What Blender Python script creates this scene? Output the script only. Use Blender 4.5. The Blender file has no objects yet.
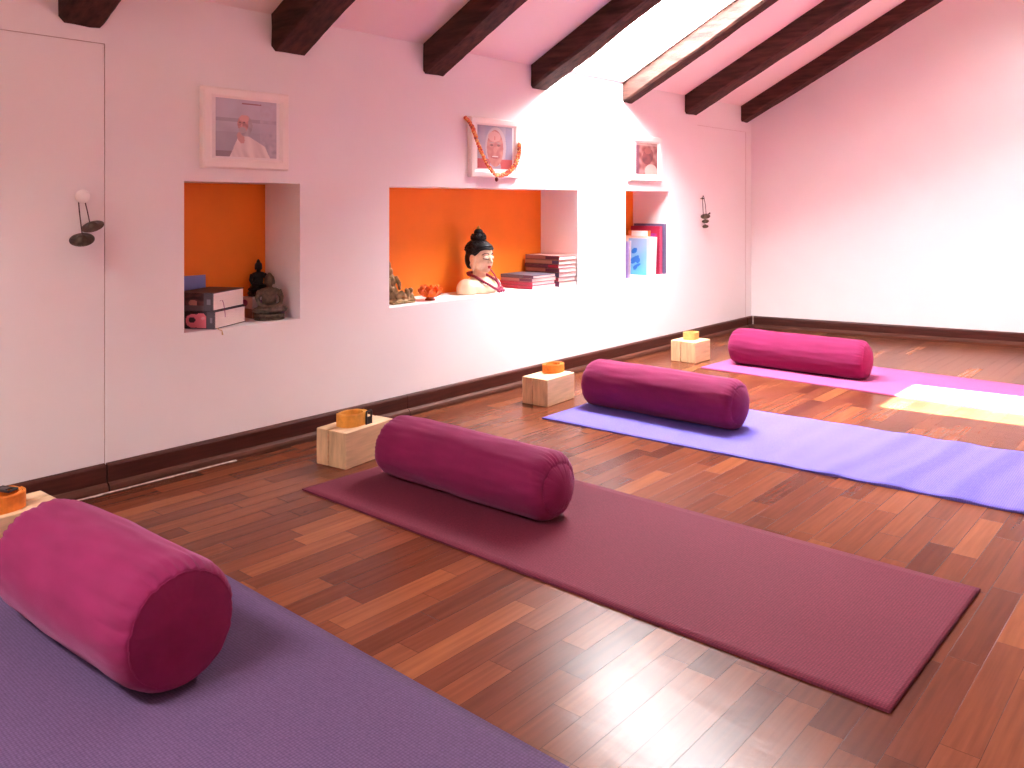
import bpy, bmesh, math, random
from mathutils import Vector, Matrix, noise
random.seed(7)
S = bpy.context.scene
C = S.collection
PI = math.pi

# ------------------------------------------------------------------ camera
cd = bpy.data.cameras.new('camera'); cam = bpy.data.objects.new('camera', cd); C.objects.link(cam)
cd.sensor_fit = 'HORIZONTAL'; cd.sensor_width = 36.0
cd.lens = 850.0 / 1024.0 * 36.0
cd.shift_y = -180.0 / 1024.0
cd.clip_start = 0.02
cam.location = (0, 0, 0.87)
cam.rotation_euler = (PI/2, 0, math.radians(40.6 - 90.0))
S.camera = cam

# ------------------------------------------------------------------ light
W = bpy.data.worlds.new('sky'); S.world = W; W.use_nodes = True
bg = W.node_tree.nodes['Background']
bg.inputs['Color'].default_value = (0.97, 0.965, 0.985, 1)
bg.inputs['Strength'].default_value = 40.0
sd = bpy.data.lights.new('sun', 'SUN'); so = bpy.data.objects.new('sun', sd); C.objects.link(so)
sd.energy = 85.0; sd.angle = math.radians(0.6); sd.color = (1.0, 0.93, 0.78)
so.rotation_euler = Vector((0.39, -1.39, -1.63)).to_track_quat('-Z', 'Y').to_euler()
so.location = (2, 5, 6)
S.view_settings.view_transform = 'Standard'; S.view_settings.look = 'None'
S.view_settings.gamma = 1.0; S.view_settings.use_curve_mapping = False
S.view_settings.exposure = 1.42
S.cycles.use_denoising = True
S.cycles.max_bounces = 12; S.cycles.diffuse_bounces = 7; S.cycles.glossy_bounces = 4
S.cycles.sample_clamp_indirect = 12.0
S.cycles.caustics_reflective = False

YW = 2.62                      # plane of the low wall
SL = 0.525                     # slope of the roof
def ceil_z(y): return 1.545 + SL * (YW - y)
SKY = [(3.345, 3.99, 1.25, 2.60), (-1.08, -0.54, 1.15, 2.22), (4.95, 5.32, -0.35, 0.55)]  # seen skylight, then two added out of view to light left side and far wall
for i, (xa, xb, ya, yb) in enumerate(SKY):          # portals only guide sampling of the sky through the openings
    pd = bpy.data.lights.new('skylight_portal', 'AREA'); po = bpy.data.objects.new('skylight_portal', pd); C.objects.link(po)
    pd.shape = 'RECTANGLE'; pd.size = xb - xa; pd.size_y = (yb - ya) * math.sqrt(1 + SL*SL)
    pd.cycles.is_portal = True
    ym = (ya + yb)/2
    n = Vector((0, -SL, -1)).normalized()
    po.location = Vector(((xa+xb)/2, ym, ceil_z(ym))) - n*0.10
    xax = Vector((1, 0, 0)); zax = -n; yax = zax.cross(xax)
    po.rotation_euler = Matrix((xax, yax, zax)).transposed().to_euler()

# ------------------------------------------------------------------ materials
def nn(nt, typ, **kw):
    n = nt.nodes.new(typ)
    for k, v in kw.items():
        if k.startswith('_'): setattr(n, k[1:], v)
    return n
def mat(name, col, rough=0.6, metal=0.0, spec=0.5, noise_amt=0.0, noise_scale=20.0, bump=0.0, bump_scale=200.0,
        sheen=0.0, stretch=(1, 1, 1), vcol=False, coat=0.0, trans=0.0):
    m = bpy.data.materials.new(name); m.use_nodes = True
    nt = m.node_tree; L = nt.links; b = nt.nodes['Principled BSDF']
    b.inputs['Base Color'].default_value = (*col, 1); b.inputs['Roughness'].default_value = rough
    b.inputs['Metallic'].default_value = metal; b.inputs['Specular IOR Level'].default_value = spec
    b.inputs['Sheen Weight'].default_value = sheen; b.inputs['Coat Weight'].default_value = coat
    b.inputs['Transmission Weight'].default_value = trans
    b.inputs['Sheen Roughness'].default_value = 0.4
    tc = nn(nt, 'ShaderNodeTexCoord'); mp = nn(nt, 'ShaderNodeMapping'); mp.inputs['Scale'].default_value = stretch
    L.new(tc.outputs['Object'], mp.inputs['Vector'])
    src = None
    if vcol:
        a = nn(nt, 'ShaderNodeAttribute'); a.attribute_name = 'paint'; src = a.outputs['Color']
        L.new(src, b.inputs['Base Color'])
    if noise_amt > 0:
        n = nn(nt, 'ShaderNodeTexNoise'); n.inputs['Scale'].default_value = noise_scale; n.inputs['Detail'].default_value = 5
        L.new(mp.outputs[0], n.inputs['Vector'])
        mr = nn(nt, 'ShaderNodeMapRange'); mr.inputs['To Min'].default_value = 1 - noise_amt; mr.inputs['To Max'].default_value = 1 + noise_amt
        mr.inputs['From Min'].default_value = 0.3; mr.inputs['From Max'].default_value = 0.7
        L.new(n.outputs['Fac'], mr.inputs['Value'])
        mx = nn(nt, 'ShaderNodeVectorMath', _operation='SCALE')
        if src: L.new(src, mx.inputs[0])
        else: mx.inputs[0].default_value = col
        L.new(mr.outputs[0], mx.inputs['Scale']); L.new(mx.outputs[0], b.inputs['Base Color'])
    if bump > 0:
        n2 = nn(nt, 'ShaderNodeTexNoise'); n2.inputs['Scale'].default_value = bump_scale; n2.inputs['Detail'].default_value = 4
        L.new(mp.outputs[0], n2.inputs['Vector'])
        bp = nn(nt, 'ShaderNodeBump'); bp.inputs['Strength'].default_value = bump; bp.inputs['Distance'].default_value = 0.002
        L.new(n2.outputs['Fac'], bp.inputs['Height']); L.new(bp.outputs[0], b.inputs['Normal'])
    return m

M = {}
M['wall'] = mat('painted_plaster', (0.87, 0.83, 0.825), 0.75, noise_amt=0.015, noise_scale=4, bump=0.12, bump_scale=60)
M['ceiling'] = mat('ceiling_plaster', (0.89, 0.79, 0.77), 0.8, noise_amt=0.02, noise_scale=3, bump=0.15, bump_scale=40)
M['orange'] = mat('orange_paint', (0.88, 0.215, 0.007), 0.7, noise_amt=0.05, noise_scale=6)
M['door'] = mat('door_paint', (0.87, 0.83, 0.825), 0.6, noise_amt=0.01, noise_scale=3)
M['gap'] = mat('dark_gap', (0.62, 0.47, 0.45), 0.9)
M['base'] = mat('baseboard_wood', (0.060, 0.013, 0.008), 0.45, spec=0.3, noise_amt=0.35, noise_scale=12, stretch=(0.5, 4, 8), bump=0.15)
M['base_lip'] = mat('baseboard_lip_wood', (0.085, 0.026, 0.015), 0.6, spec=0.2, noise_amt=0.3, noise_scale=12, stretch=(0.5, 4, 8))
M['caulk'] = mat('old_caulk', (0.40, 0.29, 0.25), 0.9, noise_amt=0.4, noise_scale=60)
M['beam'] = mat('dark_beam_wood', (0.056, 0.020, 0.014), 0.8, spec=0.3, noise_amt=0.65, noise_scale=9, stretch=(5, 0.7, 5), bump=0.9, bump_scale=28)
M['frame'] = mat('white_frame_wood', (0.92, 0.84, 0.79), 0.4)
M['paper'] = mat('page_paper', (0.80, 0.70, 0.64), 0.85, noise_amt=0.12, noise_scale=30, stretch=(1, 1, 60))
M['white'] = mat('white_paint', (0.86, 0.80, 0.78), 0.5)
M['print'] = mat('printed_paper', (1, 1, 1), 0.45, vcol=True)
M['block'] = mat('pale_wood', (0.70, 0.47, 0.27), 0.55, noise_amt=0.16, noise_scale=8, stretch=(1, 6, 10), bump=0.1)
M['block_end'] = mat('pale_wood_end_grain', (0.60, 0.39, 0.21), 0.6, noise_amt=0.2, noise_scale=12, stretch=(3, 5, 1), bump=0.1)
M['strap_orange'] = mat('orange_webbing', (0.72, 0.20, 0.015), 0.7, noise_amt=0.15, noise_scale=60, bump=0.5, bump_scale=500)
M['strap_yellow'] = mat('mustard_webbing', (0.68, 0.30, 0.035), 0.7, noise_amt=0.15, noise_scale=60, bump=0.5, bump_scale=500)
M['strap_pale'] = mat('pale_yellow_webbing', (0.66, 0.34, 0.10), 0.7, noise_amt=0.12, noise_scale=60, bump=0.5, bump_scale=500)
M['black'] = mat('black_plastic', (0.012, 0.010, 0.012), 0.35)
M['bronze_dark'] = mat('dark_bronze', (0.10, 0.065, 0.045), 0.4, metal=0.7, noise_amt=0.4, noise_scale=60, bump=0.3)
M['bronze'] = mat('weathered_bronze', (0.11, 0.075, 0.05), 0.5, metal=0.5, noise_amt=0.5, noise_scale=70, bump=0.4)
M['brass'] = mat('old_brass', (0.26, 0.16, 0.07), 0.45, metal=0.6, noise_amt=0.5, noise_scale=60, bump=0.4)
M['ebony'] = mat('black_resin', (0.007, 0.005, 0.006), 0.5, spec=0.3)
M['cord'] = mat('dark_cord', (0.07, 0.03, 0.03), 0.8)
M['cream'] = mat('cream_glaze', (0.80, 0.62, 0.42), 0.35, noise_amt=0.12, noise_scale=25)
M['hair'] = mat('black_hair_paint', (0.006, 0.005, 0.007), 0.5, spec=0.3, bump=0.3)
M['lips'] = mat('red_lips', (0.55, 0.03, 0.03), 0.4)
M['gold'] = mat('gold_paint', (0.62, 0.38, 0.08), 0.35, metal=0.5)
M['magenta_bead'] = mat('magenta_bead', (0.26, 0.006, 0.045), 0.4)
M['lotus'] = mat('orange_glass', (0.90, 0.17, 0.02), 0.15, coat=0.5)
M['ribbon'] = mat('purple_ribbon', (0.22, 0.02, 0.10), 0.5)
M['box_base'] = mat('tan_card', (0.40, 0.20, 0.14), 0.7)
M['glass'] = bpy.data.materials.new('window_glass'); M['glass'].use_nodes = True
_n = M['glass'].node_tree; _n.nodes.clear()
_o = nn(_n, 'ShaderNodeOutputMaterial'); _t = nn(_n, 'ShaderNodeBsdfTransparent'); _g = nn(_n, 'ShaderNodeBsdfGlossy'); _g.inputs['Roughness'].default_value = 0.02
_x = nn(_n, 'ShaderNodeMixShader'); _x.inputs[0].default_value = 0.05
_t.inputs[0].default_value = (0.97, 0.98, 0.98, 1)
_n.links.new(_t.outputs[0], _x.inputs[1]); _n.links.new(_g.outputs[0], _x.inputs[2]); _n.links.new(_x.outputs[0], _o.inputs[0])

def fabric(name, col, sheen=0.2):
    m = mat(name, col, 0.85, spec=0.2, sheen=sheen, noise_amt=0.10, noise_scale=9, stretch=(3, 1, 3), bump=0.25, bump_scale=420)
    m.node_tree.nodes['Principled BSDF'].inputs['Sheen Tint'].default_value = (1.0, 0.45, 0.75, 1)
    return m
M['bolster'] = fabric('magenta_cotton', (0.180, 0.009, 0.056))
M['bolster_seam'] = fabric('magenta_piping', (0.22, 0.012, 0.07), 0.2)

def mat_material(name, col):
    m = bpy.data.materials.new(name); m.use_nodes = True
    nt = m.node_tree; L = nt.links; b = nt.nodes['Principled BSDF']
    b.inputs['Roughness'].default_value = 0.75; b.inputs['Specular IOR Level'].default_value = 0.12
    tc = nn(nt, 'ShaderNodeTexCoord')
    n = nn(nt, 'ShaderNodeTexNoise'); n.inputs['Scale'].default_value = 260; n.inputs['Detail'].default_value = 2
    L.new(tc.outputs['Object'], n.inputs['Vector'])
    w = nn(nt, 'ShaderNodeTexVoronoi'); w.inputs['Scale'].default_value = 170; w.inputs['Randomness'].default_value = 0.15
    L.new(tc.outputs['Object'], w.inputs['Vector'])
    mr = nn(nt, 'ShaderNodeMapRange'); mr.inputs['From Min'].default_value = 0.0; mr.inputs['From Max'].default_value = 0.7
    mr.inputs['To Min'].default_value = 1.30; mr.inputs['To Max'].default_value = 0.62
    L.new(w.outputs['Distance'], mr.inputs['Value'])
    mr2 = nn(nt, 'ShaderNodeMapRange'); mr2.inputs['From Min'].default_value = 0.3; mr2.inputs['From Max'].default_value = 0.7
    mr2.inputs['To Min'].default_value = 0.9; mr2.inputs['To Max'].default_value = 1.1
    L.new(n.outputs['Fac'], mr2.inputs['Value'])
    mu = nn(nt, 'ShaderNodeMath', _operation='MULTIPLY'); L.new(mr.outputs[0], mu.inputs[0]); L.new(mr2.outputs[0], mu.inputs[1])
    sc = nn(nt, 'ShaderNodeVectorMath', _operation='SCALE'); sc.inputs[0].default_value = col
    L.new(mu.outputs[0], sc.inputs['Scale']); L.new(sc.outputs[0], b.inputs['Base Color'])
    bp = nn(nt, 'ShaderNodeBump'); bp.inputs['Strength'].default_value = 0.5; bp.inputs['Distance'].default_value = 0.0015; bp.invert = True
    L.new(w.outputs['Distance'], bp.inputs['Height']); L.new(bp.outputs[0], b.inputs['Normal'])
    return m
M['mat_purple'] = mat_material('purple_foam', (0.108, 0.060, 0.128))
M['mat_maroon'] = mat_material('maroon_foam', (0.155, 0.023, 0.043))
M['mat_blue'] = mat_material('lavender_blue_foam', (0.165, 0.130, 0.52))
M['mat_pink'] = mat_material('pink_foam', (0.50, 0.10, 0.26))

def floor_material():
    m = bpy.data.materials.new('parquet'); m.use_nodes = True
    nt = m.node_tree; L = nt.links; b = nt.nodes['Principled BSDF']
    def math_(op, a, b_=None, c=None):
        n = nn(nt, 'ShaderNodeMath', _operation=op)
        for i, v in enumerate((a, b_, c)):
            if v is None: continue
            if isinstance(v, (int, float)): n.inputs[i].default_value = v
            else: L.new(v, n.inputs[i])
        return n.outputs[0]
    tc = nn(nt, 'ShaderNodeTexCoord'); sp = nn(nt, 'ShaderNodeSeparateXYZ'); L.new(tc.outputs['Object'], sp.inputs[0])
    x, y = sp.outputs[0], sp.outputs[1]
    ry = math_('DIVIDE', math_('ADD', y, 10.011), 0.060)
    row = math_('FLOOR', ry); fy = math_('FRACT', ry)
    w1 = nn(nt, 'ShaderNodeTexWhiteNoise', _noise_dimensions='1D'); L.new(row, w1.inputs['W'])
    w1b = nn(nt, 'ShaderNodeTexWhiteNoise', _noise_dimensions='1D'); L.new(math_('ADD', row, 77.3), w1b.inputs['W'])
    ln = math_('ADD', math_('MULTIPLY', w1b.outputs['Value'], 0.16), 0.30)
    rx = math_('ADD', math_('DIVIDE', math_('ADD', x, 20.0), ln), w1.outputs['Value'])
    col = math_('FLOOR', rx); fx = math_('FRACT', rx)
    cv = nn(nt, 'ShaderNodeCombineXYZ'); L.new(row, cv.inputs[0]); L.new(col, cv.inputs[1])
    w2 = nn(nt, 'ShaderNodeTexWhiteNoise', _noise_dimensions='2D'); L.new(cv.outputs[0], w2.inputs['Vector'])
    rp = nn(nt, 'ShaderNodeValToRGB'); e = rp.color_ramp.elements
    e[0].position = 0.0; e[0].color = (0.10, 0.024, 0.012, 1)
    e[1].position = 1.0; e[1].color = (0.30, 0.092, 0.034, 1)
    for p, c in ((0.2, (0.14, 0.036, 0.017)), (0.6, (0.18, 0.048, 0.020)), (0.90, (0.21, 0.060, 0.025))):
        q = rp.color_ramp.elements.new(p); q.color = (*c, 1)
    L.new(w2.outputs['Value'], rp.inputs['Fac'])
    # grain
    mp = nn(nt, 'ShaderNodeMapping'); mp.inputs['Scale'].default_value = (3.0, 55.0, 1.0)
    va = nn(nt, 'ShaderNodeVectorMath', _operation='ADD'); L.new(tc.outputs['Object'], va.inputs[0]); L.new(w2.outputs['Color'], va.inputs[1])
    L.new(va.outputs[0], mp.inputs['Vector'])
    gn = nn(nt, 'ShaderNodeTexNoise'); gn.inputs['Scale'].default_value = 1.6; gn.inputs['Detail'].default_value = 4; gn.inputs['Distortion'].default_value = 0.1
    L.new(mp.outputs[0], gn.inputs['Vector'])
    gr = nn(nt, 'ShaderNodeMapRange'); gr.inputs['From Min'].default_value = 0.3; gr.inputs['From Max'].default_value = 0.7
    gr.inputs['To Min'].default_value = 0.82; gr.inputs['To Max'].default_value = 1.15; L.new(gn.outputs['Fac'], gr.inputs['Value'])
    # seams
    sy = math_('LESS_THAN', math_('MULTIPLY', math_('MINIMUM', fy, math_('SUBTRACT', 1.0, fy)), 0.060), 0.0006)
    sx = math_('LESS_THAN', math_('MULTIPLY', math_('MINIMUM', fx, math_('SUBTRACT', 1.0, fx)), ln), 0.0006)
    seam = math_('MAXIMUM', sy, sx)
    sf = math_('SUBTRACT', 1.0, math_('MULTIPLY', seam, 0.6))
    sc = nn(nt, 'ShaderNodeVectorMath', _operation='SCALE'); L.new(rp.outputs[0], sc.inputs[0]); L.new(math_('MULTIPLY', gr.outputs[0], math_('MULTIPLY', sf, 0.82)), sc.inputs['Scale'])
    L.new(sc.outputs[0], b.inputs['Base Color'])
    # worn lacquer
    wn = nn(nt, 'ShaderNodeTexNoise'); wn.inputs['Scale'].default_value = 4.0; wn.inputs['Detail'].default_value = 2; wn.inputs['Roughness'].default_value = 0.5
    L.new(tc.outputs['Object'], wn.inputs['Vector'])
    wr = nn(nt, 'ShaderNodeMapRange'); wr.inputs['From Min'].default_value = 0.35; wr.inputs['From Max'].default_value = 0.7
    wr.inputs['To Min'].default_value = 0.215; wr.inputs['To Max'].default_value = 0.28; L.new(wn.outputs['Fac'], wr.inputs['Value'])
    b.inputs['Roughness'].default_value = 0.24
    b.inputs['Specular IOR Level'].default_value = 0.115
    bn = nn(nt, 'ShaderNodeTexNoise'); bn.inputs['Scale'].default_value = 14; bn.inputs['Detail'].default_value = 3
    L.new(tc.outputs['Object'], bn.inputs['Vector'])
    hh = math_('ADD', math_('MULTIPLY', bn.outputs['Fac'], 0.6), math_('MULTIPLY', w2.outputs['Value'], 0.25))
    h2 = math_('SUBTRACT', hh, math_('MULTIPLY', seam, 0.4))
    sn = nn(nt, 'ShaderNodeTexNoise'); sn.inputs['Scale'].default_value = 1.0; sn.inputs['Detail'].default_value = 5
    smp = nn(nt, 'ShaderNodeMapping'); smp.inputs['Scale'].default_value = (26, 9, 1); smp.inputs['Rotation'].default_value = (0, 0, 0.5)
    L.new(tc.outputs['Object'], smp.inputs['Vector']); L.new(smp.outputs[0], sn.inputs['Vector'])
    h3 = math_('ADD', math_('ADD', h2, math_('MULTIPLY', gn.outputs['Fac'], 0.15)), math_('MULTIPLY', sn.outputs['Fac'], 0.7))
    bp = nn(nt, 'ShaderNodeBump'); bp.inputs['Strength'].default_value = 0.35; bp.inputs['Distance'].default_value = 0.002
    L.new(h3, bp.inputs['Height']); L.new(bp.outputs[0], b.inputs['Normal'])
    return m
M['floor'] = floor_material()

# ------------------------------------------------------------------ helpers
def obj(name, bm, m, parent=None, smooth=False, bevel=0.0, recalc=True):
    if recalc: bmesh.ops.recalc_face_normals(bm, faces=bm.faces[:])
    me = bpy.data.meshes.new(name); bm.to_mesh(me); bm.free()
    ms = m if isinstance(m, (list, tuple)) else [m]
    for q in ms: me.materials.append(q)
    if smooth:
        for p in me.polygons: p.use_smooth = True
    o = bpy.data.objects.new(name, me); C.objects.link(o)
    if parent: o.parent = parent
    if bevel > 0:
        b = o.modifiers.new('bevel', 'BEVEL'); b.width = bevel; b.segments = 3; b.limit_method = 'ANGLE'; b.angle_limit = math.radians(40)
        b.harden_normals = False
    return o
def tag(o, label, cat, group=None):
    o['label'] = label; o['category'] = cat
    if group: o['group'] = group
    return o
def thing(name, label, cat, loc=(0, 0, 0), rotz=0.0, group=None):
    o = bpy.data.objects.new(name, None); C.objects.link(o); o.empty_display_size = 0.05
    o.location = loc; o.rotation_euler = (0, 0, rotz)
    return tag(o, label, cat, group)
def struct(o):
    o['kind'] = 'structure'; return o
def add_box(bm, x0, x1, y0, y1, z0, z1, mi=0, mtx=None):
    v = [bm.verts.new((x, y, z)) for x in (x0, x1) for y in (y0, y1) for z in (z0, z1)]
    if mtx is not None:
        for q in v: q.co = mtx @ q.co
    for f in ((0, 1, 3, 2), (4, 6, 7, 5), (0, 4, 5, 1), (2, 3, 7, 6), (0, 2, 6, 4), (1, 5, 7, 3)):
        bm.faces.new([v[i] for i in f]).material_index = mi
    return v
def box_bm(*a, **k):
    bm = bmesh.new(); add_box(bm, *a, **k); return bm
def quad(bm, pts, mi=0):
    f = bm.faces.new([bm.verts.new(p) for p in pts]); f.material_index = mi; return f
def add_ell(bm, c, r, rot=None, seg=20, rings=12):
    m = Matrix.Translation(c)
    if rot is not None: m = m @ rot
    m = m @ Matrix.Diagonal((r[0], r[1], r[2], 1))
    bmesh.ops.create_uvsphere(bm, u_segments=seg, v_segments=rings, radius=1.0, matrix=m)
def add_tube(bm, pts, rad, seg=8, closed=False, cap=True):
    pts = [Vector(p) for p in pts]; n = len(pts); rings = []
    up = None
    for i, p in enumerate(pts):
        a = pts[(i-1) % n] if closed or i > 0 else p; b = pts[(i+1) % n] if closed or i < n-1 else p
        t = (b - a).normalized()
        if up is None:
            up = t.orthogonal().normalized()
        else:
            up = (up - t*up.dot(t)).normalized()
        bi = t.cross(up); r = rad[i] if isinstance(rad, (list, tuple)) else rad
        rings.append([bm.verts.new(p + (up*math.cos(2*PI*k/seg) + bi*math.sin(2*PI*k/seg))*r) for k in range(seg)])
    m = n if closed else n-1
    for i in range(m):
        A, B = rings[i], rings[(i+1) % n]
        for k in range(seg): bm.faces.new((A[k], A[(k+1) % seg], B[(k+1) % seg], B[k]))
    if cap and not closed:
        bm.faces.new(rings[0]); bm.faces.new(rings[-1])
def add_lathe(bm, prof, c=(0, 0, 0), seg=32, close=True):
    rings = []
    for r, z in prof:
        rings.append([bm.verts.new((c[0] + r*math.cos(2*PI*k/seg), c[1] + r*math.sin(2*PI*k/seg), c[2] + z)) for k in range(seg)])
    for A, B in zip(rings, rings[1:]):
        for k in range(seg): bm.faces.new((A[k], A[(k+1) % seg], B[(k+1) % seg], B[k]))
    if close: bm.faces.new(rings[0]); bm.faces.new(rings[-1])
def remesh(o, vox, smooth_it=2):
    r = o.modifiers.new('remesh', 'REMESH'); r.mode = 'VOXEL'; r.voxel_size = vox; r.use_smooth_shade = True
    if smooth_it:
        s = o.modifiers.new('smooth', 'SMOOTH'); s.iterations = smooth_it; s.factor = 0.5
def spline(pts, n=8):
    P = [Vector(p) for p in pts]; out = []
    for i in range(len(P)-1):
        p0 = P[max(i-1, 0)]; p1 = P[i]; p2 = P[i+1]; p3 = P[min(i+2, len(P)-1)]
        for k in range(n):
            t = k/n
            out.append(0.5*((2*p1) + (p2-p0)*t + (2*p0-5*p1+4*p2-p3)*t*t + (-p0+3*p1-3*p2+p3)*t**3))
    out.append(P[-1]); return out
def painted(name, fn, origin, uvec, vvec, nu, nv, parent, thick=0.0006):
    """a printed sheet: fn(u, v) gives the printed colour (linear), u to the right and v up"""
    bm = bmesh.new(); lay = bm.loops.layers.float_color.new('paint')
    o = Vector(origin); U = Vector(uvec); V = Vector(vvec); N = U.cross(V).normalized()*thick
    vs = [[bm.verts.new(o + U*(i/nu) + V*(j/nv) + N) for j in range(nv+1)] for i in range(nu+1)]
    for i in range(nu):
        for j in range(nv):
            f = bm.faces.new((vs[i][j], vs[i+1][j], vs[i+1][j+1], vs[i][j+1]))
            c = fn((i+.5)/nu, (j+.5)/nv)
            for l in f.loops: l[lay] = (*c, 1)
    # thin sheet sides and back
    b = [o + N*0, o + U, o + U + V, o + V]
    bv = [bm.verts.new(p) for p in b]
    f = bm.faces.new((bv[3], bv[2], bv[1], bv[0]))
    for l in f.loops: l[lay] = (0.7, 0.6, 0.6, 1)
    corners = [vs[0][0], vs[nu][0], vs[nu][nv], vs[0][nv]]
    for k in range(4):
        f = bm.faces.new((bv[k], bv[(k+1) % 4], corners[(k+1) % 4], corners[k]))
        for l in f.loops: l[lay] = (0.7, 0.6, 0.6, 1)
    return obj(name, bm, M['print'], parent, recalc=False)
def ell(u, v, cx, cy, rx, ry, rot=0.0):
    dx, dy = u-cx, v-cy
    if rot: dx, dy = dx*math.cos(rot)+dy*math.sin(rot), -dx*math.sin(rot)+dy*math.cos(rot)
    return (dx/rx)**2 + (dy/ry)**2 < 1
def nz(u, v, s, k=0.0): return noise.noise(Vector((u*s, v*s, k)))
def mixc(a, b, t): return tuple(x*(1-t)+y*t for x, y in zip(a, b))

# ------------------------------------------------------------------ room shell
X0, X1, YB = -2.6, 5.65, -3.2
def far_x(y): return X1 + 0.2037*(YW - y)
bm = bmesh.new(); quad(bm, [(X0-.3, YB-.3, 0), (7.4, YB-.3, 0), (7.4, YW+.3, 0), (X0-.3, YW+.3, 0)])
struct(obj('floor', bm, M['floor']))

NI = [(1.411, 1.862, 0.448, 0.945, 2.845), (2.292, 3.583, 0.448, 0.943, 2.866), (4.035, 4.513, 0.448, 0.946, 2.875)]
DO = [(0.25, 1.156, 0.0, 1.357), (4.862, 5.560, 0.0, 1.372)]
bm = bmesh.new()
op = [(a, b, c, d) for a, b, c, d, _ in NI] + DO
xs = sorted({X0, X1} | {o[0] for o in op} | {o[1] for o in op}); zs = sorted({0.0, 1.62} | {o[2] for o in op} | {o[3] for o in op})
for xa, xb in zip(xs, xs[1:]):
    for za, zb in zip(zs, zs[1:]):
        cx, cz = (xa+xb)/2, (za+zb)/2
        if any(o[0] < cx < o[1] and o[2] < cz < o[3] for o in op): continue
        quad(bm, [(xa, YW, za), (xb, YW, za), (xb, YW, zb), (xa, YW, zb)])
for xa, xb, za, zb, yb in NI:
    quad(bm, [(xa, yb, za), (xb, yb, za), (xb, yb, zb), (xa, yb, zb)], 1)
    quad(bm, [(xa, YW, za), (xb, YW, za), (xb, yb, za), (xa, yb, za)])
    quad(bm, [(xa, YW, zb), (xa, yb, zb), (xb, yb, zb), (xb, YW, zb)])
    quad(bm, [(xa, YW, za), (xa, yb, za), (xa, yb, zb), (xa, YW, zb)])
    quad(bm, [(xb, YW, za), (xb, YW, zb), (xb, yb, zb), (xb, yb, za)])
for xa, xb, za, zb in DO:
    yb = YW + 0.03
    quad(bm, [(xa, yb, za), (xb, yb, za), (xb, yb, zb), (xa, yb, zb)], 2)
    quad(bm, [(xa, YW, zb), (xa, yb, zb), (xb, yb, zb), (xb, YW, zb)], 2)
    quad(bm, [(xa, YW, za), (xa, yb, za), (xa, yb, zb), (xa, YW, zb)], 2)
    quad(bm, [(xb, YW, za), (xb, YW, zb), (xb, yb, zb), (xb, yb, za)], 2)
add_box(bm, X0, X1+.1, YW+.30, YW+.34, 0, 1.9)
bmesh.ops.remove_doubles(bm, verts=bm.verts[:], dist=1e-5)
struct(obj('wall_left', bm, [M['wall'], M['orange'], M['gap']]))

bm = bmesh.new()
v = [(far_x(YW+.03), YW+.03, 0), (far_x(YB), YB, 0), (far_x(YB), YB, 2.6), (far_x(-1), -1, 3.6), (far_x(YW+.03), YW+.03, 1.6)]
n = len(v); A = [bm.verts.new(p) for p in v]; B = [bm.verts.new((p[0]+.08, p[1], p[2])) for p in v]
bm.faces.new(A); bm.faces.new(B[::-1])
for i in range(n): bm.faces.new((A[i], A[(i+1) % n], B[(i+1) % n], B[i]))
struct(obj('wall_back', bm, M['wall']))
bm = bmesh.new(); quad(bm, [(X0, YB, 0), (7.3, YB, 0), (7.3, YB, 2.7), (X0, YB, 2.7)]); struct(obj('wall_right', bm, M['wall']))
bm = bmesh.new(); bm.faces.new([bm.verts.new(p) for p in [(X0, YB, 0), (X0, YW, 0), (X0, YW, 1.6), (X0, -1, 3.6), (X0, YB, 2.7)]])
struct(obj('wall_front', bm, M['wall']))

# ceiling with the seen skylight and two unseen openings added for light
bm = bmesh.new()
xs = sorted({X0-.1, 7.3} | {s[0] for s in SKY} | {s[1] for s in SKY}); ys = sorted({-1.0, YW+.02} | {s[2] for s in SKY} | {s[3] for s in SKY})
for xa, xb in zip(xs, xs[1:]):
    for ya, yb in zip(ys, ys[1:]):
        cx, cy = (xa+xb)/2, (ya+yb)/2
        if any(s[0] < cx < s[1] and s[2] < cy < s[3] for s in SKY): continue
        quad(bm, [(xa, ya, ceil_z(ya)), (xa, yb, ceil_z(yb)), (xb, yb, ceil_z(yb)), (xb, ya, ceil_z(ya))])
zr = ceil_z(-1.0); quad(bm, [(X0-.1, -1, zr), (7.3, -1, zr), (7.3, YB-.05, zr-SL*2.25), (X0-.1, YB-.05, zr-SL*2.25)])
up = Vector((0, SL, 1)).normalized()*0.17
for xa, xb, ya, yb in SKY:
    c = [Vector((xa, ya, ceil_z(ya))), Vector((xb, ya, ceil_z(ya))), Vector((xb, yb, ceil_z(yb))), Vector((xa, yb, ceil_z(yb)))]
    for k in range(4): quad(bm, [c[k], c[(k+1) % 4], c[(k+1) % 4]+up, c[k]+up])
    # roof covering round the opening so nothing leaks past the reveal
    d = 0.3; w = [Vector((xa-d, ya-d, ceil_z(ya-d))), Vector((xb+d, ya-d, ceil_z(ya-d))), Vector((xb+d, yb+d, ceil_z(yb+d))), Vector((xa-d, yb+d, ceil_z(yb+d)))]
    for k in range(4): quad(bm, [c[k]+up, c[(k+1) % 4]+up, w[(k+1) % 4]+up, w[k]+up])
bmesh.ops.remove_doubles(bm, verts=bm.verts[:], dist=1e-5)
struct(obj('ceiling', bm, M['ceiling'], recalc=False))
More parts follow.
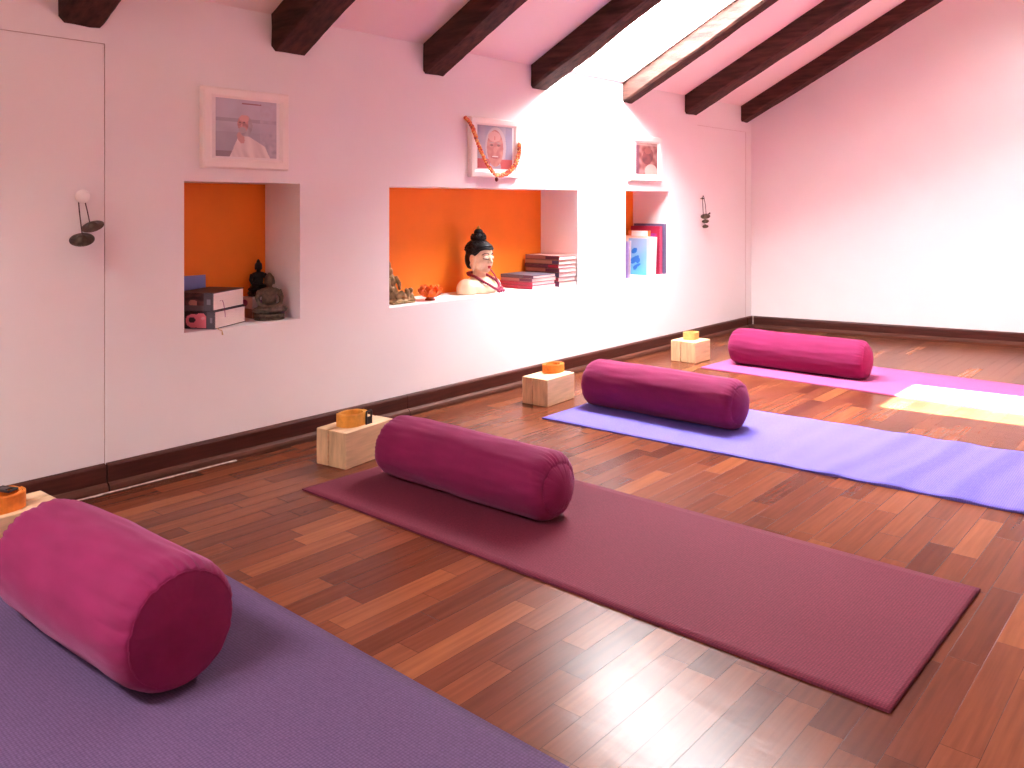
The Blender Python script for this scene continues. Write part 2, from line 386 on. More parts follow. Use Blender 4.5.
for i, (xa, xb, ya, yb) in enumerate(SKY):
    rotm = Matrix.Translation(Vector((0, ya, ceil_z(ya))) + up*0.80) @ Matrix.Rotation(-math.atan(SL), 4, 'X')
    Ls = (yb-ya)*math.sqrt(1+SL*SL)
    bm = bmesh.new(); t = 0.04
    add_box(bm, xa+.001, xb-.001, 0.001, t, -.02, .02, mtx=rotm); add_box(bm, xa+.001, xb-.001, Ls-t, Ls-.001, -.02, .02, mtx=rotm)
    add_box(bm, xa+.001, xa+t, t, Ls-t, -.02, .02, mtx=rotm); add_box(bm, xb-t, xb-.001, t, Ls-t, -.02, .02, mtx=rotm)
    w = struct(obj('window_%d' % (i+1), bm, M['white']))  # only the first is a seen skylight; the others frame added light openings
    bm = bmesh.new(); add_box(bm, xa+t, xb-t, t, Ls-t, -.002, .002, mtx=rotm); obj('window_pane', bm, M['glass'], w)

# doors flush in the wall, with their own strip of baseboard
def base_profile(bm, xa, xb, y, ends=True):
    # section in (out from wall, z): flat board with a rounded top and a quarter round at the foot
    sec = [(0, 0.0), (0.030, 0.0), (0.030, 0.010), (0.027, 0.019), (0.020, 0.025), (0.014, 0.027), (0.014, 0.074), (0.011, 0.080), (0.004, 0.083), (0, 0.083)]
    A = [bm.verts.new((xa, y-o, z)) for o, z in sec]; B = [bm.verts.new((xb, y-o, z)) for o, z in sec]
    n = len(sec)
    for k in range(n):
        f = bm.faces.new((A[k], A[(k+1) % n], B[(k+1) % n], B[k]))
        if k in (1, 2, 3, 4): f.material_index = 1
    bm.faces.new(A); bm.faces.new(B[::-1])
kn = [(0.0055, 0), (0.0055, 0.012), (0.012, 0.015), (0.0185, 0.022), (0.0205, 0.031), (0.018, 0.039), (0.010, 0.044), (0.001, 0.0455)]
for i, (xa, xb, za, zb) in enumerate(DO):
    g = 0.0017 if i == 0 else 0.0014
    d = struct(obj('door_%d' % (i+1), box_bm(xa+g, xb-g, YW+.001, YW+.028, 0.004, zb-g), M['door']))
    bm = bmesh.new(); base_profile(bm, xa+g, xb-g, YW+.001); obj('door_baseboard', bm, [M['base'], M['base_lip']], d)
    bm = bmesh.new(); add_lathe(bm, kn if i == 0 else [(r*.3, z*.55) for r, z in kn], seg=24)
    h = obj('door_handle', bm, M['white'] if i == 0 else M['bronze_dark'], d, smooth=True); h.rotation_euler = (PI/2, 0, 0)
    h.location = (1.078 if i == 0 else 4.905, YW+.0005, 0.892 if i == 0 else 0.905)
    h['label'] = 'round white knob' if i == 0 else 'small dark peg'
for xa, xb in ((X0, 0.247), (1.159, 2.378), (2.381, 4.860), (5.563, 5.64)):
    bm = bmesh.new(); base_profile(bm, xa, xb, YW); struct(obj('baseboard_left', bm, [M['base'], M['base_lip']]))
bm = bmesh.new(); base_profile(bm, 0, 5.9, 0)
o = struct(obj('baseboard_back', bm, [M['base'], M['base_lip']]))
dirv = Vector((0.2037, -1, 0)).normalized(); o.rotation_euler = (0, 0, math.atan2(dirv.y, dirv.x)); o.location = (X1, YW-.001, 0)
bm = bmesh.new(); random.seed(3)
pts = []; N = 44
for k in range(N+1):
    x = 1.02 + 0.56*k/N; w = 0.002 + 0.008*noise.noise(Vector((x*22, 0, 0))) ; pts.append((x, YW-.031, YW-.033-max(w, .002)*1.3))
va = [[bm.verts.new((x, ya, 0.0005)), bm.verts.new((x, ya, 0.003)), bm.verts.new((x, yb, 0.002)), bm.verts.new((x, yb-.001, 0.0005))] for x, ya, yb in pts]
for P, Q in zip(va, va[1:]):
    for k in range(4): bm.faces.new((P[k], P[(k+1) % 4], Q[(k+1) % 4], Q[k]))
bm.faces.new(va[0]); bm.faces.new(va[-1])
struct(obj('trim_1', bm, M['caulk']))
struct(obj('trim_2', box_bm(5.638, 5.644, YW-.022, YW-.012, 0.0, 0.083), M['caulk']))

# ------------------------------------------------------------------ beams
BEAMS = [(1.022, 1.152, 0.136, 'first roof beam from the left, broad and cut off by the top edge, above the cupboard door seam'),
         (1.739, 1.886, 0.118, 'second roof beam from the left, meeting the wall right of the largest framed portrait'),
         (2.480, 2.602, 0.112, 'third roof beam from the left, meeting the wall left of the garlanded portrait'),
         (3.199, 3.328, 0.105, 'roof beam on the left side of the bright skylight'),
         (4.004, 4.108, 0.100, 'roof beam on the right side of the skylight with a brightly lit flank'),
         (4.704, 4.850, 0.106, 'second roof beam from the right, between the sunlit beam and the last one'),
         (5.482, 5.590, 0.098, 'rightmost dark roof beam, running along the far pink wall')]
for i, (xa, xb, dz, lab) in enumerate(BEAMS):
    dz += 0.010
    bm = bmesh.new(); N = 150; rings = []
    for k in range(N+1):
        y = YW - .002 - (YW + 0.95)*k/N
        wob = lambda s, a: a*(noise.noise(Vector((y*1.3, s, i*7.1))) + 0.5*noise.noise(Vector((y*5, s, i*3.3))))
        c = ceil_z(y); ch = 0.011 + 0.008*noise.noise(Vector((y*4, 9, i)))
        ch2 = 0.009 + 0.007*noise.noise(Vector((y*4, 19, i)))
        a = xa + wob(1, .006); b = xb + wob(2, .006); d = c - dz + wob(3, .006)
        hs = (c - d)
        P = [(a, c+.004), (a+wob(5, .004), c-hs*.35), (a+wob(6, .005), c-hs*.65), (a, d+ch), (a+ch, d), (a+(b-a)*.35, d+wob(7, .004)), (a+(b-a)*.68, d+wob(8, .004)), (b-ch2, d), (b, d+ch2), (b+wob(9, .005), c-hs*.6), (b+wob(10, .004), c-hs*.3), (b, c+.004)]
        rings.append([bm.verts.new((px + .0015*noise.noise(Vector((px*40, y*30, pz*40))), y, pz + .0015*noise.noise(Vector((px*40, y*30, pz*40+5))))) for px, pz in P])
    for A, B in zip(rings, rings[1:]):
        for k in range(12): bm.faces.new((A[k], A[(k+1) % 12], B[(k+1) % 12], B[k]))
    bm.faces.new(rings[0]); bm.faces.new(rings[-1])
    tag(obj('ceiling_beam', bm, M['beam'], smooth=True), lab, 'beam', 'dark rough-hewn roof beams')
    o = bpy.context.scene.collection.objects[-1]
    e = o.modifiers.new('edges', 'EDGE_SPLIT'); e.split_angle = math.radians(32)

# ------------------------------------------------------------------ yoga mats
def yoga_mat(cx, y0, y1, w, m, label, rot=0.0, ripple=0.0, skew=0.0):
    bm = bmesh.new(); nx, ny = 24, 150; T = 0.005; L = y1-y0
    def h(u, v):
        y = v*L; a = 0.0
        if ripple:
            a = ripple*max(0, min(1, (0.62 - v)/0.35))*(0.5+0.5*math.sin(y*34 + u*2.2 + 1.5*noise.noise(Vector((u*2, y*3, 1)))))
        return T + a + 0.0006*noise.noise(Vector((u*3, y*3, 3)))
    top = [[bm.verts.new((-w/2 + w*i/nx, -L/2 + L*j/ny, h(i/nx, j/ny))) for j in range(ny+1)] for i in range(nx+1)]
    for i in range(nx):
        for j in range(ny): bm.faces.new((top[i][j], top[i+1][j], top[i+1][j+1], top[i][j+1]))
    per = [(i, 0) for i in range(nx)] + [(nx, j) for j in range(ny)] + [(i, ny) for i in range(nx, 0, -1)] + [(0, j) for j in range(ny, 0, -1)]
    T2 = {}
    for i, j in per:
        c = top[i][j].co; T2[i, j] = bm.verts.new((c.x*1.0, c.y*1.0, max(0.0005, c.z - T)))
    ring = [T2[p] for p in per]
    for k in range(len(per)):
        a, b = per[k], per[(k+1) % len(per)]
        bm.faces.new((T2[a], T2[b], top[b[0]][b[1]], top[a[0]][a[1]]))
    bm.faces.new(ring[::-1])
    o = obj('yoga_mat', bm, m); o.location = (cx, (y0+y1)/2, 0); o.rotation_euler = (0, 0, rot)
    for p in o.data.polygons: p.use_smooth = len(p.vertices) == 4 and abs(p.normal.z) > .5
    tag(o, label, 'yoga mat', 'yoga mats laid out on the parquet'); return o
yoga_mat(0.735, 0.02, 2.165, 0.64, M['mat_purple'], 'dull purple yoga mat in the front left corner, under the nearest bolster', rot=-0.023)
yoga_mat(1.842, 0.449, 2.161, 0.618, M['mat_maroon'], 'maroon red yoga mat in the middle, its near end lying in full view', rot=-0.015)
yoga_mat(3.048, 0.40, 2.157, 0.665, M['mat_blue'], 'lavender blue yoga mat with a rippled end', rot=0.028, ripple=0.0045)
yoga_mat(4.368, 0.42, 2.165, 0.64, M['mat_pink'], 'pink yoga mat farthest away, partly in the patch of sunlight', rot=-0.03)

# ------------------------------------------------------------------ bolsters
def bolster(x, y, ang, L, R, label, seed, seam_r=0.80, dome=0.18, gather=1.0):
    t = thing('bolster', label, 'bolster', (x, y, 0.0052), ang + PI/2, 'magenta bolsters on the mats')
    # local y is the long axis
    seg = 128; hz = 0.955*R
    prof = []  # (axial, radius, gather weight)
    se = seam_r
    nb = 44
    def body(s):   # s in -1..1
        a = abs(s); Lc = L/2
        k = 1 + 0.02*math.cos(s*PI/2) - 0.0
        return k
    half = []
    for q in range(0, 15):      # shoulder from seam to body
        ph = PI/2*q/14
        rr = R*(1-se); ax = L/2 - R*dome - (1-math.sin(PI/2 - ph))*R*0.45
        half.append((ax, R*se + rr*math.sin(ph)))
    mid = [(half[-1][0]*(1 - 2*k/30), R*(1 + 0.015*math.sin(PI*k/30))) for k in range(1, 30)]
    prof = half + mid + [(-a, r) for a, r in half[::-1]]
    bm = bmesh.new(); rings = []
    for ax, r in prof:
        ring = []
        e = min(1.0, max(0.0, (abs(ax) - (L/2 - R*1.15))/(R*1.1)))       # 0 away from the ends, 1 at the seam
        for k in range(seg):
            th = 2*PI*k/seg
            side = 1 if ax > 0 else -1
            g = noise.noise(Vector((math.cos(th)*9, math.sin(th)*9, seed + side*3)))
            g2 = noise.noise(Vector((math.cos(th)*2, math.sin(th)*2, seed + side*5)))
            top = max(0.15, math.sin(th)*.6 + .5)
            amp = 0.0075*(e**1.6)*(1 - 0.75*max(0, e-.85)/.15)*top*(0.5 + abs(g2)*2)
            rd = r - gather*amp*abs(g)*1.6*(1 if g < 0 else .3)
            pl = abs(math.sin(th*24 + 3*g2)); reach = 0.35 + 0.65*abs(noise.noise(Vector((th*3, seed, side))))*1.6
            ee = max(0.0, 1 - ((L/2 - R*dome) - abs(ax))/(R*0.62*reach))
            rd -= gather*0.0038*(1-pl)**1.5*min(1, ee*1.5)*(1-max(0, ee-.9)*8)*top
            rd += 0.004*noise.noise(Vector((math.cos(th)*1.5, ax*5, math.sin(th)*1.5 + seed))) + 0.0022*noise.noise(Vector((math.cos(th)*5, ax*12, math.sin(th)*5 + seed)))
            px, pz = rd*math.cos(th)*1.01, rd*math.sin(th)
            z = pz + hz
            lo = 0.0
            if z < 0.012: z = lo + 0.012*math.exp((z-0.012)/0.012)*1.0
            ring.append(bm.verts.new((px, ax, z)))
        rings.append(ring)
    for A, B in zip(rings, rings[1:]):
        for k in range(seg): bm.faces.new((A[k], A[(k+1) % seg], B[(k+1) % seg], B[k]))
    seams = {1: [v.co.copy() for v in rings[0]], -1: [v.co.copy() for v in rings[-1]]}
    obj('cover', bm, M['bolster'], t, smooth=True)
    for side in (1, -1):
        pts = seams[side]; c = sum(pts, Vector())/seg
        bm = bmesh.new(); prev = [bm.verts.new(p) for p in pts]
        n = 14
        for q in range(1, n):
            f = math.cos(PI/2*q/n)
            cur = []
            for k, p in enumerate(pts):
                d = (p - c)*f
                bulge = R*dome*(1-f*f)**0.75 + .002*noise.noise(Vector((d.x*18, d.z*18, seed+side)))*(1-f)
                cur.append(bm.verts.new(c + d + Vector((0, side*bulge, 0))))
            for k in range(seg): bm.faces.new((prev[k], prev[(k+1) % seg], cur[(k+1) % seg], cur[k]))
            prev = cur
        ce = bm.verts.new(c + Vector((0, side*R*dome, 0)))
        for k in range(seg): bm.faces.new((prev[k], prev[(k+1) % seg], ce))
        e = obj('end_panel', bm, M['bolster'], t, smooth=True)
        bm = bmesh.new(); add_tube(bm, [p + (p-c).normalized()*.0002 + Vector((0, side*.0005, 0)) for p in pts], 0.0010, 6, closed=True)
        obj('seam', bm, M['bolster_seam'], e, smooth=True)
    return t
bolster(0.755, 1.704, -1.532, 0.576, 0.1160, 'nearest bolster, on the purple mat at the left edge', 1, 0.84, dome=0.10, gather=1.25)
bolster(1.838, 1.745, -1.567, 0.720, 0.0955, 'dark magenta bolster lying on the maroon mat', 2, 0.70, dome=0.26, gather=1.5)
bolster(3.032, 1.796, -1.571, 0.735, 0.099, 'magenta bolster lying on the lavender blue mat', 3, 0.74, dome=0.22, gather=1.3)
bolster(4.318, 1.746, -1.571, 0.735, 0.097, 'bright pink bolster farthest away, on the pink mat', 4, 0.78, dome=0.16, gather=1.2)

# ------------------------------------------------------------------ yoga blocks with straps
def yoga_block(x, y, rot, lx, ly, h, label):
    t = thing('yoga_block', label, 'yoga block', (x, y, 0), rot, 'pale wooden yoga blocks along the wall')
    g = 0.0020
    for a, b in ((-ly/2, ly*0.10 - g), (ly*0.10 + g, ly/2)):
        bm = bmesh.new(); add_box(bm, -lx/2, lx/2, a, b, 0, h)
        bm.faces.ensure_lookup_table()
        for f in bm.faces:
            f.normal_update()
            if abs(f.normal.x) > .9: f.material_index = 1
        obj('wooden_half', bm, [M['block'], M['block_end']], t, bevel=0.0035)
    return t
def coil(x, y, z, rot, rx, ry, h, turns, m, label, buckle=None):
    t = thing('yoga_strap', label, 'strap', (x, y, z), rot, 'rolled yoga straps on the blocks')
    bm = bmesh.new(); n = int(turns*48); th = 0.0022; prev = None; pitch = 0.0034
    for k in range(n+1):
        a = 2*PI*k/48; off = pitch*a/(2*PI)
        wob = 0.0012*noise.noise(Vector((math.cos(a)*2, math.sin(a)*2, a*.4)))
        ca, sa = math.cos(a), math.sin(a)
        ex = 2/2.6
        cx = math.copysign(abs(ca)**ex, ca); sy = math.copysign(abs(sa)**ex, sa)
        ro = (rx - turns*pitch + off + wob, ry - turns*pitch + off + wob)
        zt = 0.0015*noise.noise(Vector((ca*1.5, sa*1.5, a*.15)))*1.5
        cur = [bm.verts.new((ro[0]*cx, ro[1]*sy, 0.0004)), bm.verts.new(((ro[0]+th)*cx, (ro[1]+th)*sy, 0.0004)),
               bm.verts.new(((ro[0]+th)*cx, (ro[1]+th)*sy, h+zt)), bm.verts.new((ro[0]*cx, ro[1]*sy, h+zt))]
        if prev:
            for q in range(4): bm.faces.new((prev[q], prev[(q+1) % 4], cur[(q+1) % 4], cur[q]))
        else: bm.faces.new(cur)
        prev = cur
    bm.faces.new(prev)
    obj('webbing', bm, m, t)
    if buckle:
        (bx, by, brot, tilt) = buckle
        bm = bmesh.new()
        w, hh, r = 0.0125, h*0.58, 0.0035
        P = [(-w, 0, -hh), (w, 0, -hh), (w, 0, hh), (-w, 0, hh)]
        for i in range(4): add_tube(bm, [P[i], P[(i+1) % 4]], r, 8)
        add_box(bm, -w, w, -.0015, .0015, -hh*.9, hh*.2)
        b = obj('buckle', bm, M['black'], t, smooth=False); b.location = (bx, by, h*0.5 if not tilt else h+.004)
        b.rotation_euler = (PI/2 if tilt else 0, 0, brot); b['label'] = 'black plastic buckle'
    return t
yoga_block(0.768, 2.318, 0.03, 0.245, 0.135, 0.120, 'wooden yoga block at the left edge behind the nearest bolster')
coil(0.770, 2.315, 0.1205, 0.2, 0.048, 0.046, 0.040, 4.0, M['strap_orange'], 'orange rolled strap on the block at the left edge', buckle=(0.012, 0.002, 0.2, True))
yoga_block(1.863, 2.303, 0.14, 0.235, 0.135, 0.120, 'wooden yoga block by the wall behind the maroon mat')
coil(1.842, 2.297, 0.1205, 0.12, 0.054, 0.040, 0.040, 4.0, M['strap_yellow'], 'mustard yellow rolled strap with a black buckle at its side', buckle=(0.038, -0.043, 0.05, False))
yoga_block(2.962, 2.325, 0.07, 0.215, 0.135, 0.117, 'wooden yoga block behind the lavender blue mat')
coil(3.020, 2.345, 0.1175, 0.1, 0.054, 0.040, 0.036, 5.0, M['strap_orange'], 'deep orange rolled strap on the block behind the lavender blue mat')
yoga_block(4.245, 2.327, 0.0, 0.175, 0.150, 0.115, 'smallest looking wooden yoga block, farthest along the wall by the pink mat')
coil(4.262, 2.335, 0.1155, 0.1, 0.050, 0.038, 0.038, 5.0, M['strap_pale'], 'pale yellow rolled strap on the farthest block')

# ------------------------------------------------------------------ framed pictures
def picture(xa, xb, za, zb, fw, dep, ph, fn, label, tilt=0.0, nu=96, nv=80):
    t = thing('framed_picture', label, 'picture', ((xa+xb)/2, YW, za), 0, 'white framed portraits on the wall')
    w = (xb-xa)/2; h = zb-za
    bm = bmesh.new()
    # mitred frame with a stepped section
    sec = [(0, -.0005), (0, -dep*.8), (fw*.15, -dep), (fw*.75, -dep*.95), (fw, -dep*.7), (fw, -.0005)]
    cor = lambda o: [(-w+o, o), (w-o, o), (w-o, h-o), (-w+o, h-o)]
    rings = [[bm.verts.new((px, d, pz)) for px, pz in cor(o)] for o, d in sec]
    m = len(sec)
    for k in range(m):
        A, B = rings[k], rings[(k+1) % m]
        for c in range(4): bm.faces.new((A[c], A[(c+1) % 4], B[(c+1) % 4], B[c]))
    obj('frame', bm, M['frame'], t)
    obj('mount', box_bm(-w+fw*.9, w-fw*.9, -dep*.6, -.001, fw*.9, h-fw*.9), M['white'], t)
    pxa, pxb, pza, pzb = ph
    cx = (xa+xb)/2
    painted('photograph', fn, (pxa-cx, -dep*.6-.0004, pza-za), (pxb-pxa, 0, 0), (0, 0, pzb-pza), nu, nv, t)
    return t
def photo_old_man(u, v):
    n1 = nz(u, v, 4); n2 = nz(u, v, 15, 3)
    c = mixc((0.34, 0.31, 0.37), (0.56, 0.53, 0.60), min(1, max(0, v*1.0 + .15 + .4*n1)))       # hazy water and sky
    if .60 < v < .66: c = mixc(c, (0.30, 0.27, 0.33), .6)
    if v < .42: c = mixc(c, (0.38, 0.34, 0.40), .6)
    if v < .10 and u < .3: c = (0.26, 0.20, 0.22)
    if u > .72: c = mixc(c, (0.52, 0.46, 0.52), .5 + n2)
    if .42 < u < .74 and .915 < v < .94 and n2 > -.25: c = (0.34, 0.18, 0.20)
    # robe: falls from the neck to both sides, wider to the right
    top = .36 - max(0, .36-u)*2.6 if u < .36 else (.36 if u < .54 else .36 - (u-.54)*.62 - max(0, u-.80)*1.6)
    if .16 < u < .95 and v < top: c = mixc((0.86, 0.76, 0.72), (0.66, 0.56, 0.54), min(1, max(0, .45 + 1.3*noise.noise(Vector((u*11 + v*5, v*3, 1))))))
    if ell(u, v, .40, .33, .055, .10, .4): c = (0.60, 0.34, 0.30)                               # open neck
    if ell(u, v, .475, .545, .115, .185): c = mixc((0.50, 0.44, 0.46), (0.36, 0.31, 0.34), .5+n2)   # grey hair
    if ell(u, v, .435, .575, .088, .150): c = mixc((0.62, 0.32, 0.28), (0.40, 0.19, 0.18), min(1, max(0, .35 + n2*1.5 + (u-.42)*2)))
    if ell(u, v, .455, .67, .080, .060): c = (0.68, 0.38, 0.35)
    if ell(u, v, .385, .595, .020, .013) or ell(u, v, .455, .598, .020, .013): c = (0.20, 0.10, 0.10)
    if ell(u, v, .415, .545, .014, .035): c = (0.66, 0.34, 0.30)
    if ell(u, v, .425, .465, .060, .055): c = (0.48, 0.40, 0.41)
    return c
def photo_elder(u, v): return tuple(x*.72 for x in photo_elder_(u, v))
def photo_elder_(u, v):
    c = mixc((0.36, 0.30, 0.42), (0.50, 0.40, 0.48), min(1, max(0, .5+nz(u, v, 5))))
    if u > .8: c = mixc(c, (0.25, 0.22, 0.36), .6)
    if ell(u, v, .52, .52, .30, .46): c = (0.62, 0.46, 0.48)
    if v < .22 and (u-.5)**2 > (.13+.2*(.22-v))**2: c = (0.60, 0.09, 0.10)
    if ell(u, v, .50, .48, .235, .43): c = mixc((0.66, 0.26, 0.22), (0.50, 0.14, 0.13), min(1, max(0, .5+nz(u, v, 8)*1.3)))
    if ell(u, v, .48, .75, .18, .12): c = (0.72, 0.34, 0.30)
    if ell(u, v, .49, .72, .015, .05): c = (0.60, 0.10, 0.08)
    for ex in (.40, .60):
        if ell(u, v, ex, .55, .055, .022): c = (0.22, 0.07, 0.07)
        if ell(u, v, ex, .61, .075, .018): c = (0.48, 0.28, 0.28)
    if ell(u, v, .50, .44, .05, .07): c = (0.64, 0.24, 0.21)
    if ell(u, v, .50, .27, .12, .03): c = (0.40, 0.07, 0.08)
    if ell(u, v, .50, .285, .10, .012): c = (0.80, 0.65, 0.62)
    return c
def photo_scene(u, v): return tuple(x**1.5*.6 for x in photo_scene_(u, v))
def photo_scene_(u, v):
    t = min(1, max(0, .5 + 1.2*nz(u, v, 6, 2)))
    c = mixc((0.42, 0.14, 0.13), (0.70, 0.42, 0.40), t)
    if ell(u, v, .55, .55, .28, .22, .6): c = mixc((0.28, 0.10, 0.12), (0.46, 0.18, 0.18), t)
    if ell(u, v, .55, .72, .16, .10): c = (0.55, 0.24, 0.22)
    if ell(u, v, .70, .10, .30, .22): c = (0.86, 0.68, 0.62)
    if u < .16: c = mixc(c, (0.36, 0.16, 0.26), .7)
    if v > .88: c = mixc(c, (0.85, 0.66, 0.64), .6)
    return c
picture(1.465, 1.798, 0.990, 1.262, 0.034, 0.026, (1.514, 1.750, 1.031, 1.230), photo_old_man,
        'largest white framed portrait, of a bearded person in white robes against grey')
picture(2.752, 3.088, 0.990, 1.262, 0.034, 0.024, (2.800, 3.040, 1.032, 1.228), photo_elder,
        'white framed portrait hung with an orange garland, close-up of a smiling face')
picture(4.052, 4.400, 1.000, 1.262, 0.040, 0.024, (4.120, 4.352, 1.040, 1.230), photo_scene,
        'small looking white framed picture in red tones above the right niche')

# garland over the middle portrait
bm = bmesh.new(); lay = bm.loops.layers.float_color.new('paint')
P = spline([(2.722, 2.604, 1.252), (2.735, 2.585, 1.225), (2.752, 2.580, 1.190), (2.780, 2.580, 1.135), (2.820, 2.578, 1.070), (2.868, 2.578, 1.022), (2.900, 2.578, 1.003), (2.950, 2.578, 1.006), (2.995, 2.578, 1.024), (3.035, 2.579, 1.058), (3.062, 2.582, 1.105), (3.078, 2.590, 1.155)], 10)
random.seed(5)
for k, p in enumerate(P):
    for j in range(4):
        a = random.random()*2*PI; c0 = len(bm.verts); f0 = set(bm.faces)
        pp = p + Vector((math.cos(a)*.0072, math.sin(a)*.0038, math.sin(a)*.006))
        bmesh.ops.create_icosphere(bm, subdivisions=1, radius=0.0048+random.random()*.0022, matrix=Matrix.Translation(pp) @ Matrix.Rotation(random.random()*6, 4, 'X'))
        col = random.choice([(0.75, 0.17, 0.02), (0.78, 0.22, 0.03), (0.60, 0.05, 0.03), (0.80, 0.45, 0.12), (0.30, 0.05, 0.02), (0.70, 0.12, 0.03)])
        for f in bm.faces:
            if f not in f0:
                for l in f.loops: l[lay] = (*col, 1)
g = thing('garland', 'orange and gold garland draped over the middle portrait', 'garland', (0, 0, 0))
obj('flower_strand', bm, M['print'], g, recalc=False)
bm = bmesh.new(); add_ell(bm, (2.900, 2.578, 0.983), (.008, .008, .011)); add_tube(bm, [(2.900, 2.578, 1.000), (2.900, 2.578, 0.99)], .002, 6)
obj('pendant', bm, mat('dark_red_bead', (0.20, 0.02, 0.02), 0.4), g, smooth=True)

# ------------------------------------------------------------------ hanging cymbals and chime
def cymbal_bm(r, c, rot):
    bm = bmesh.new()
    pr = [(0.0005, .014), (r*.2, .0132), (r*.34, .009), (r*.46, .004), (r*.8, .0012), (r, 0), (r, -.0016), (r*.8, -.0006), (r*.5, .001), (r*.3, .006), (0.0005, .010)]
    add_lathe(bm, pr, seg=36, close=False)
    bmesh.ops.transform(bm, matrix=Matrix.Translation(c) @ rot, verts=bm.verts[:]); return bm
def tilt_to(dx, dy, th, roll=0.0):
    ax = Vector((0, 0, 1)).cross(Vector((dx, dy, 0)).normalized())
    return Matrix.Rotation(th, 4, ax) if not roll else Matrix.Rotation(roll, 4, Vector((dx, dy, 0)).normalized()) @ Matrix.Rotation(th, 4, ax)
t = thing('hand_cymbals', 'pair of dark bronze hand cymbals hanging on cords from the white knob at left', 'cymbals', (1.078, 2.60, 0.80))
def rel(o, w): return tuple(Vector(w) - Vector(o.location))
cy1 = (1.072, 2.580, 0.766); cy2 = (1.106, 2.588, 0.804)
for cy, rot, rr in ((cy1, tilt_to(-.42, -.9, .58, .06), .034), (cy2, tilt_to(-.42, -.9, .48, .28), .032)):
    obj('cymbal', cymbal_bm(rr, rel(t, (cy[0], cy[1], cy[2])), rot), M['bronze_dark'], t, smooth=True)
bm = bmesh.new()
add_tube(bm, [rel(t, p) for p in spline([(cy1[0], cy1[1]-.004, cy1[2]+.006), (1.069, 2.588, .84), (1.068, 2.593, .882), (1.074, 2.597, .899), (1.084, 2.600, .899), (1.090, 2.604, .88), (1.098, 2.606, .85), (cy2[0]-.004, 2.598, cy2[2]+.009)], 5)], .0017, 6)
obj('cord', bm, M['cord'], t, smooth=True)

t = thing('hanging_chime', 'small dark chime hanging on the far cupboard door near the corner', 'chime', (4.905, 2.60, 0.75))
for z, r in ((0.792, .030), (0.761, .022), (0.728, .019)):
    obj('metal_plate', cymbal_bm(r, rel(t, (4.907, 2.585, z)), tilt_to(-.88, -.47, .55, .1)), M['bronze_dark'], t, smooth=True)
bm = bmesh.new()
add_tube(bm, [rel(t, p) for p in [(4.890, 2.590, .79), (4.889, 2.594, .86), (4.896, 2.598, .915), (4.905, 2.600, .924), (4.913, 2.598, .912), (4.922, 2.592, .86), (4.926, 2.590, .80)]], .0022, 6)
add_tube(bm, [rel(t, p) for p in [(4.907, 2.590, .80), (4.907, 2.590, .722)]], .0015, 6)
obj('cord', bm, M['cord'], t, smooth=True)
bm = bmesh.new(); add_tube(bm, [rel(t, p) for p in [(4.925, 2.585, .797), (4.958, 2.58, .812)]], [.004, .0055], 8)
obj('striker', bm, M['bronze_dark'], t)

# ------------------------------------------------------------------ books
def book(lx, ly, h, cover, label, loc, rot=0.0, group=None, name='book', spine='-x', pages=None, cat='book', board=0.0016):
    """a closed book lying flat; the spine is on the -x side, page edges on the three others"""
    t = thing(name, label, cat, loc, rot, group)
    bm = bmesh.new(); b = board
    add_box(bm, 0, lx, 0, ly, 0, b); add_box(bm, 0, lx, 0, ly, h-b, h); add_box(bm, 0, b, 0, ly, b, h-b)
    obj('cover', bm, cover, t)
    bm = bmesh.new(); i = 0.0025
    add_box(bm, b, lx-i, i, ly-i, b, h-b)
    obj('pages', bm, pages or M['paper'], t)
    return t
def spine_fn(c, c2, k):
    def f(u, v):
        q = mixc(c, (0.6, 0.45, 0.4), .25*max(0, nz(u, v*2, 9, k)))
        if u > .70 + .1*math.sin(k*2.1): q = c2
        if v < .14 or v > .86: q = tuple(x*.45 for x in c)
        return q
    return f
def flatm(name, c): return mat(name, c, 0.5, noise_amt=0.12, noise_scale=40)
cols = {'dusty_rose': (0.42, 0.17, 0.15), 'plum': (0.12, 0.03, 0.07), 'crimson': (0.42, 0.015, 0.06), 'tan': (0.45, 0.27, 0.19), 'slate': (0.10, 0.08, 0.11),
        'red_brown': (0.28, 0.06, 0.05), 'navy': (0.07, 0.05, 0.13)}
for k, c in cols.items(): M['cv_'+k] = flatm(k+'_cover', c)

# left niche: two thick books turned towards the camera
ang = math.radians(28)
def thick_book(loc, h, label, fn, ribbon=False):
    t = thing('book', label, 'book', loc, ang, 'two thick books in the left niche')
    lx, ly, b = 0.198, 0.138, 0.003
    bm = bmesh.new(); add_box(bm, 0, lx, 0, ly, 0, b); add_box(bm, 0, lx, 0, ly, h-b, h); add_box(bm, 0, b, 0, ly, b, h-b)
    cvm = flatm('charcoal_cover', (0.035, 0.018, 0.022)); cv = obj('cover', bm, cvm, t, bevel=0.0008)
    obj('pages', box_bm(b, lx-.003, .003, ly-.003, b, h-b), M['paper'], t)
    painted('spine_print', fn, (0, ly-.001, 0.001), (0, -(ly-.002), 0), (0, 0, h-.002), 48, 20, cv, 0.0004)
    return t
def spine_top(u, v):
    if u > .76: return (0.07, 0.06, 0.075) if not (.35 < v < .65 and .84 < u < .94) else (0.22, 0.20, 0.24)
    c = mixc((0.030, 0.012, 0.012), (0.15, 0.05, 0.045), max(0, min(1, .45+nz(u, v, 5, 4)*1.4)))
    if ell(u, v, .45, .42, .12, .2): c = (0.42, 0.17, 0.13)
    if v < .3 and u > .2: c = (0.10, 0.075, 0.075)
    return c
